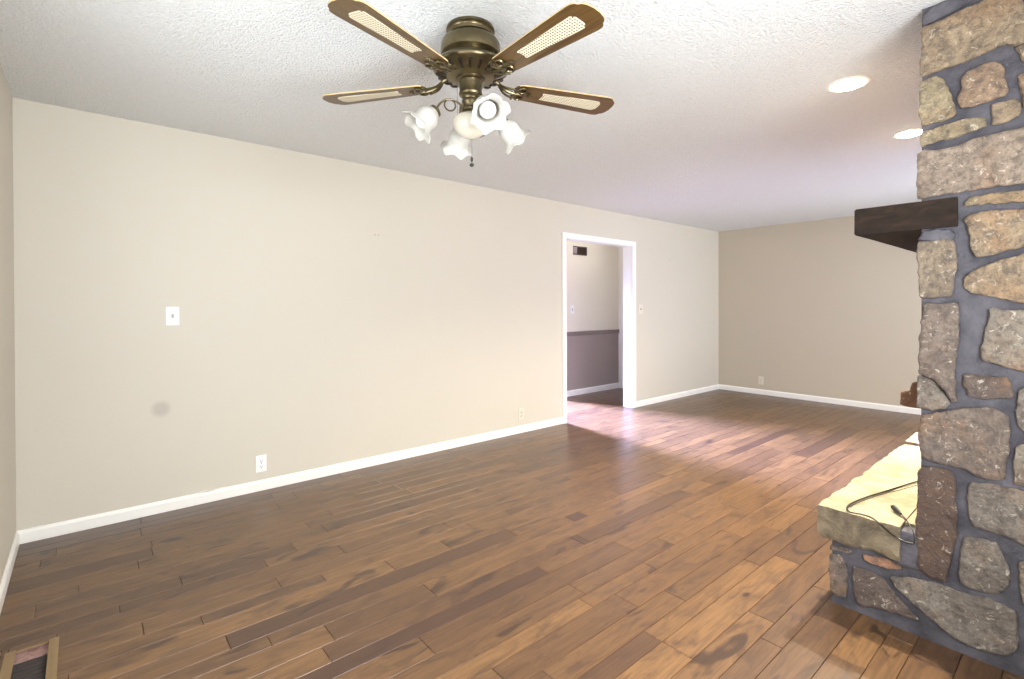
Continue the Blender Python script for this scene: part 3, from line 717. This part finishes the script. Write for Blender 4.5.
# blades
half = [(.195, .030), (.200, .045), (.214, .054), (.26, .058), (.40, .066), (.55, .0740), (.615, .0770), (.634, .0755), (.645, .069), (.650, .060), (.662, .053), (.670, .040), (.676, .016)]
outline = half + [(x, -y) for x, y in half[::-1]]
ch = [(.325, .012), (.318, .020), (.326, .026), (.45, .031), (.592, .0375), (.600, .030), (.607, .022), (.607, .008)]
cane = [(x, y) for x, y in ch] + [(x, -y) for x, y in ch[::-1]]
R = .67
for kb in range(5):
    a = math.radians(53.5+72*kb)
    bm = bmesh.new(); prism(bm, outline, -.0028, .0028, 1, 0)
    b = obj('blade', bm, [M['blade'], M['blade_edge']], fan)
    b.rotation_euler = (Matrix.Rotation(a, 3, 'Z') @ Matrix.Rotation(math.radians(-7), 3, 'X')).to_euler()
    b.location = (0, 0, zr(2.215))
    bm = bmesh.new(); prism(bm, cane, -.0042, -.0024); obj('cane_inset', bm, M['cane'], b)
    bm = bmesh.new()
    # arm from the motor, dropping to the blade root, then scrolled plate under the blade
    tube(bm, spline([(.095, 0, .034), (.125, 0, .020), (.155, 0, -.002), (.185, 0, -.010), (.215, 0, -.009)], 5), .0075, 8)
    tube(bm, spline([(.125, .004, .016), (.150, .020, -.002), (.185, .030, -.010), (.215, .020, -.009)], 4), .005, 6)
    tube(bm, spline([(.125, -.004, .016), (.150, -.020, -.002), (.185, -.030, -.010), (.215, -.020, -.009)], 4), .005, 6)
    for s in (-1, 1):
        tube(bm, [(.222+.018*math.cos(2*PI*i/14), s*(.026)+.018*math.sin(2*PI*i/14), -.0085) for i in range(14)], .0048, 6, closed=True)
    tube(bm, spline([(.198, -.050, -.006), (.188, -.030, -.008), (.200, 0, -.009), (.188, .030, -.008), (.198, .050, -.006)], 5), .0055, 6)
    prism(bm, [(.20, -.016), (.262, -.010), (.275, 0), (.262, .010), (.20, .016)], -.0085, -.0036)
    for x, y in ((.225, .026), (.225, -.026), (.258, 0)):
        lathe(bm, [(.0045, -.013), (.0045, -.009)], 8, Matrix.Translation((x, y, 0)))
    obj('blade_bracket', bm, M['brass'], b, smooth=True)
# lamp arms with tulip shades
for ang in (160, 253, 349, 70.5):
    a = math.radians(ang); out = Vector((math.cos(a), math.sin(a), 0))
    Rz = Matrix.Rotation(a, 4, 'Z')
    arm = bpy.data.objects.new('lamp_arm', None)
    bm = bmesh.new()
    tube(bm, spline([(.030, 0, -.330), (.050, 0, -.312), (.080, 0, -.300), (.112, 0, -.308), (.134, 0, -.330), (.144, 0, -.352)], 5), .0042, 8)
    tube(bm, [(.088+.023*math.cos(2*PI*i/20), 0, -.324+.023*math.sin(2*PI*i/20)) for i in range(20)], .0034, 6, closed=True)
    bm.transform(Rz)
    am = obj('lamp_arm', bm, M['brass'], fan, smooth=True)
    tilt = math.radians(46)
    T = Rz @ Matrix.Translation((.142, 0, -.350)) @ Matrix.Rotation(PI-tilt, 4, 'Y')
    bm = bmesh.new(); r = lathe(bm, [(.010, -.006), (.020, 0), (.026, .004), (.027, .014), (.024, .018)], 24, T); cap(bm, r[0]); cap(bm, r[-1])
    obj('lamp_socket', bm, M['brass'], am, smooth=True)
    def ruf(aa, r_, z_, s):
        k_ = max(0, (s-.35)/.65)**1.6
        return r_*(1+.085*k_*math.cos(6*aa)+.03*k_*math.cos(13*aa+1)), z_ + .007*k_*math.cos(6*aa+.8)
    outp = [(.024, .010), (.027, .018), (.038, .028), (.046, .044), (.048, .060), (.046, .074), (.047, .088), (.054, .100), (.066, .110), (.074, .114)]
    inn = [(r_-.002, z_+.0012) for r_, z_ in outp[::-1]]
    bm = bmesh.new()
    ra = lathe(bm, outp, 48, T, ruffle=ruf)
    rb = lathe(bm, [(r_-.0022, z_+.0014) for r_, z_ in outp], 48, T, ruffle=ruf)
    for i in range(48): bm.faces.new((ra[-1][i], ra[-1][(i+1) % 48], rb[-1][(i+1) % 48], rb[-1][i]))
    obj('lamp_shade', bm, M['frost'], am, smooth='all')
    bm = bmesh.new()
    pr = [(.012, .016), (.014, .030), (.020, .040)] + [(.033*math.cos(q), .072+.033*math.sin(q)) for q in [math.radians(v_) for v_ in (-55, -35, -15, 5, 25, 45, 65, 80)]]
    r = lathe(bm, pr, 28, T); cap(bm, r[0]); cap(bm, r[-1])
    obj('bulb', bm, M['bulb'], am, smooth='all')
bm = bmesh.new()
tube(bm, [(.004, 0, -.446), (.004, 0, -.530)], .0008, 5)
cobj = obj('pull_chain', bm, M['steel'], fan)
bm = bmesh.new(); r = lathe(bm, [(.002, -.524), (.005, -.530), (.006, -.538), (.003, -.545)], 12, Matrix.Translation((.004, 0, 0))); cap(bm, r[0]); cap(bm, r[-1])
r = lathe(bm, [(.003, -.550), (.009, -.556), (.009, -.562), (.003, -.566)], 12, Matrix.Translation((.004, 0, 0))); cap(bm, r[0]); cap(bm, r[-1])
tube(bm, [(.004, 0, -.544), (.004, 0, -.552)], .0010, 5)
obj('pull_fob', bm, M['dark'], cobj, smooth=True)
q = Vector((-math.cos(-yaw)*.055, -math.sin(-yaw)*.055, 0))
bm = bmesh.new()
tube(bm, [(q.x, q.y, -.19), (q.x, q.y, -.36)], .0009, 5); obj('pull_chain', bm, M['steel'], fan)

# ------------------------------------------------------------------ recessed lights
for (x, y), lab in zip([(3.012, .848), (4.185, .822)], ['round lit recessed ceiling light standing clear of the stone chimney', 'round lit recessed ceiling light partly touching the edge of the stone chimney in view']):
    e = thing('recessed_light', lab, 'ceiling light', (x, y, H), 'recessed lights in the ceiling')
    bm = bmesh.new(); n = 36
    lathe(bm, [(.098, 0), (.098, -.004), (.088, -.007), (.078, -.005), (.074, -.001), (.074, 0)], n); obj('trim_ring', bm, M['can_trim'], e, smooth=True)
    bm = bmesh.new(); r = lathe(bm, [(.074, -.001), (.060, -.012), (.035, -.020), (.01, -.023)], n); cap(bm, r[-1]); obj('lens', bm, M['lens'], e, smooth='all')

e = thing('added_hall_fill', 'added unseen round fill light on the hallway ceiling behind the long wall', 'ceiling light', (5.5, 4.42, H))  # added, out of view, to brighten the cream hallway wall
bm = bmesh.new(); r = lathe(bm, [(.15, 0), (.15, -.015), (.14, -.02)], 32); cap(bm, r[-1]); obj('fill_base', bm, M['can_trim'], e, smooth=True)
bm = bmesh.new(); r = lathe(bm, [(.135, -.02), (.13, -.05), (.10, -.08), (.05, -.095), (.01, -.1)], 32); cap(bm, r[-1]); obj('fill_dome', bm, M['dome'], e, smooth='all')

# ------------------------------------------------------------------ switches, outlets, grille, nails
def plate_bm(w_, h_, th=.006):
    bm = bmesh.new(); bx(bm, -w_/2, w_/2, -th, 0, -h_/2, h_/2, bev=.0022); return bm
def screw(parent, x, z, y=-.006):
    bm = bmesh.new(); r = lathe(bm, [(.0032, 0), (.0030, .0012)], 10, Matrix.Translation((x, y, z)) @ Matrix.Rotation(PI/2, 4, 'X')); cap(bm, r[-1])
    obj('screw', bm, M['steel'], parent)
def switch(x, y, z, lab, w_=.070, mat='plate', tm='grey', rz=0, h_=.117):
    e = thing('light_switch', lab, 'light switch', (x, y, z), 'light switches', rz)
    pl = obj('switch_plate', plate_bm(w_, h_), M[mat], e)
    bm = bmesh.new(); bx(bm, -.005, .005, -.017, -.005, -.006, .012, bev=.002)
    bx(bm, -.008, .008, -.008, -.0055, -.013, .013); obj('toggle', bm, M[tm], e)
    screw(pl, 0, .030); screw(pl, 0, -.030); return e
def outlet(x, y, z, lab, rz=0, mat='plate'):
    e = thing('wall_outlet', lab, 'outlet', (x, y, z), 'wall outlets', rz)
    pl = obj('outlet_plate', plate_bm(.070, .116), M[mat], e)
    for s in (-1, 1):
        bm = bmesh.new(); zz = s*.020
        r = lathe(bm, [(.0165, 0), (.0165, .003), (.015, .0038)], 20, Matrix.Translation((0, -.0055, zz)) @ Matrix.Rotation(PI/2, 4, 'X')); cap(bm, r[-1])
        rc = obj('receptacle', bm, M[mat], e, smooth=True)
        bm = bmesh.new()
        bx(bm, -.0080, -.0052, -.0102, -.0088, zz-.001, zz+.0085); bx(bm, .0052, .0080, -.0102, -.0088, zz-.001, zz+.0085)
        bx(bm, -.0028, .0028, -.0102, -.0088, zz-.0110, zz-.0055); obj('slots', bm, M['dark'], rc)
    screw(pl, 0, 0); return e
switch(.4285, YL, 1.240, 'white toggle switch plate alone on the beige wall near the left corner')
switch(5.455, YL, 1.252, 'pale beige switch plate on the wall just right of the doorway', .085, 'plate_beige', 'vent_grey')
switch(5.352, HY, 1.245, 'white switch plate on the cream hallway wall seen through the doorway')
outlet(.9435, YL, .190, 'white duplex outlet low on the beige wall nearest the left corner')
outlet(3.396, YL, .192, 'beige duplex outlet low on the wall just left of the doorway', mat='plate_beige')
outlet(XF, 3.20, .202, 'beige duplex outlet low on the khaki far wall', rz=-PI/2, mat='plate_beige')
# hallway return grille
e = thing('air_vent_grille', 'small dark brown louvred air vent high on the cream hallway wall', 'air vent', (5.52, HY, 2.04))
bm = bmesh.new(); W2 = .147
bx(bm, -W2, W2, -.012, 0, 0, .015, bev=.002); bx(bm, -W2, W2, -.012, 0, .11, .125, bev=.002); bx(bm, W2-.02, W2, -.012, 0, .015, .11)
obj('vent_frame', bm, M['vent_brown'], e)
obj('vent_side', BX(-W2, -W2+.075, -.013, 0, .015, .11, bev=.002), M['vent_grey'], e)
bm = bmesh.new()
for i in range(7):
    z = .018+i*.0135; v = [bm.verts.new(p) for p in ((-W2+.075, -.011, z), (W2-.02, -.011, z), (W2-.02, -.003, z+.009), (-W2+.075, -.003, z+.009))]; bm.faces.new(v)
    v2 = [bm.verts.new(p) for p in ((-W2+.075, -.010, z-.001), (W2-.02, -.010, z-.001), (W2-.02, -.002, z+.008), (-W2+.075, -.002, z+.008))]; bm.faces.new(v2)
obj('louvres', bm, M['vent_brown'], e)
obj('vent_back', BX(-W2+.07, W2-.015, -.002, -.0005, .01, .115), M['dark'], e)
def nail(x, z, lab):
    bm = bmesh.new(); r = lathe(bm, [(.0020, 0), (.0020, .010), (.0042, .010), (.0042, .0125)], 10, Matrix.Rotation(PI/2, 4, 'X')); cap(bm, r[-1])
    o_ = obj('nail', bm, M['steel'], None); o_.location = (x, YL, z); tag(o_, lab, 'nail', 'nails in the long wall')
nail(1.806, 1.881, 'left one of two small nails side by side high on the beige wall')
nail(1.837, 1.882, 'right one of two small nails side by side high on the beige wall')
nail(6.118, 1.924, 'small single nail high on the wall right of the doorway')
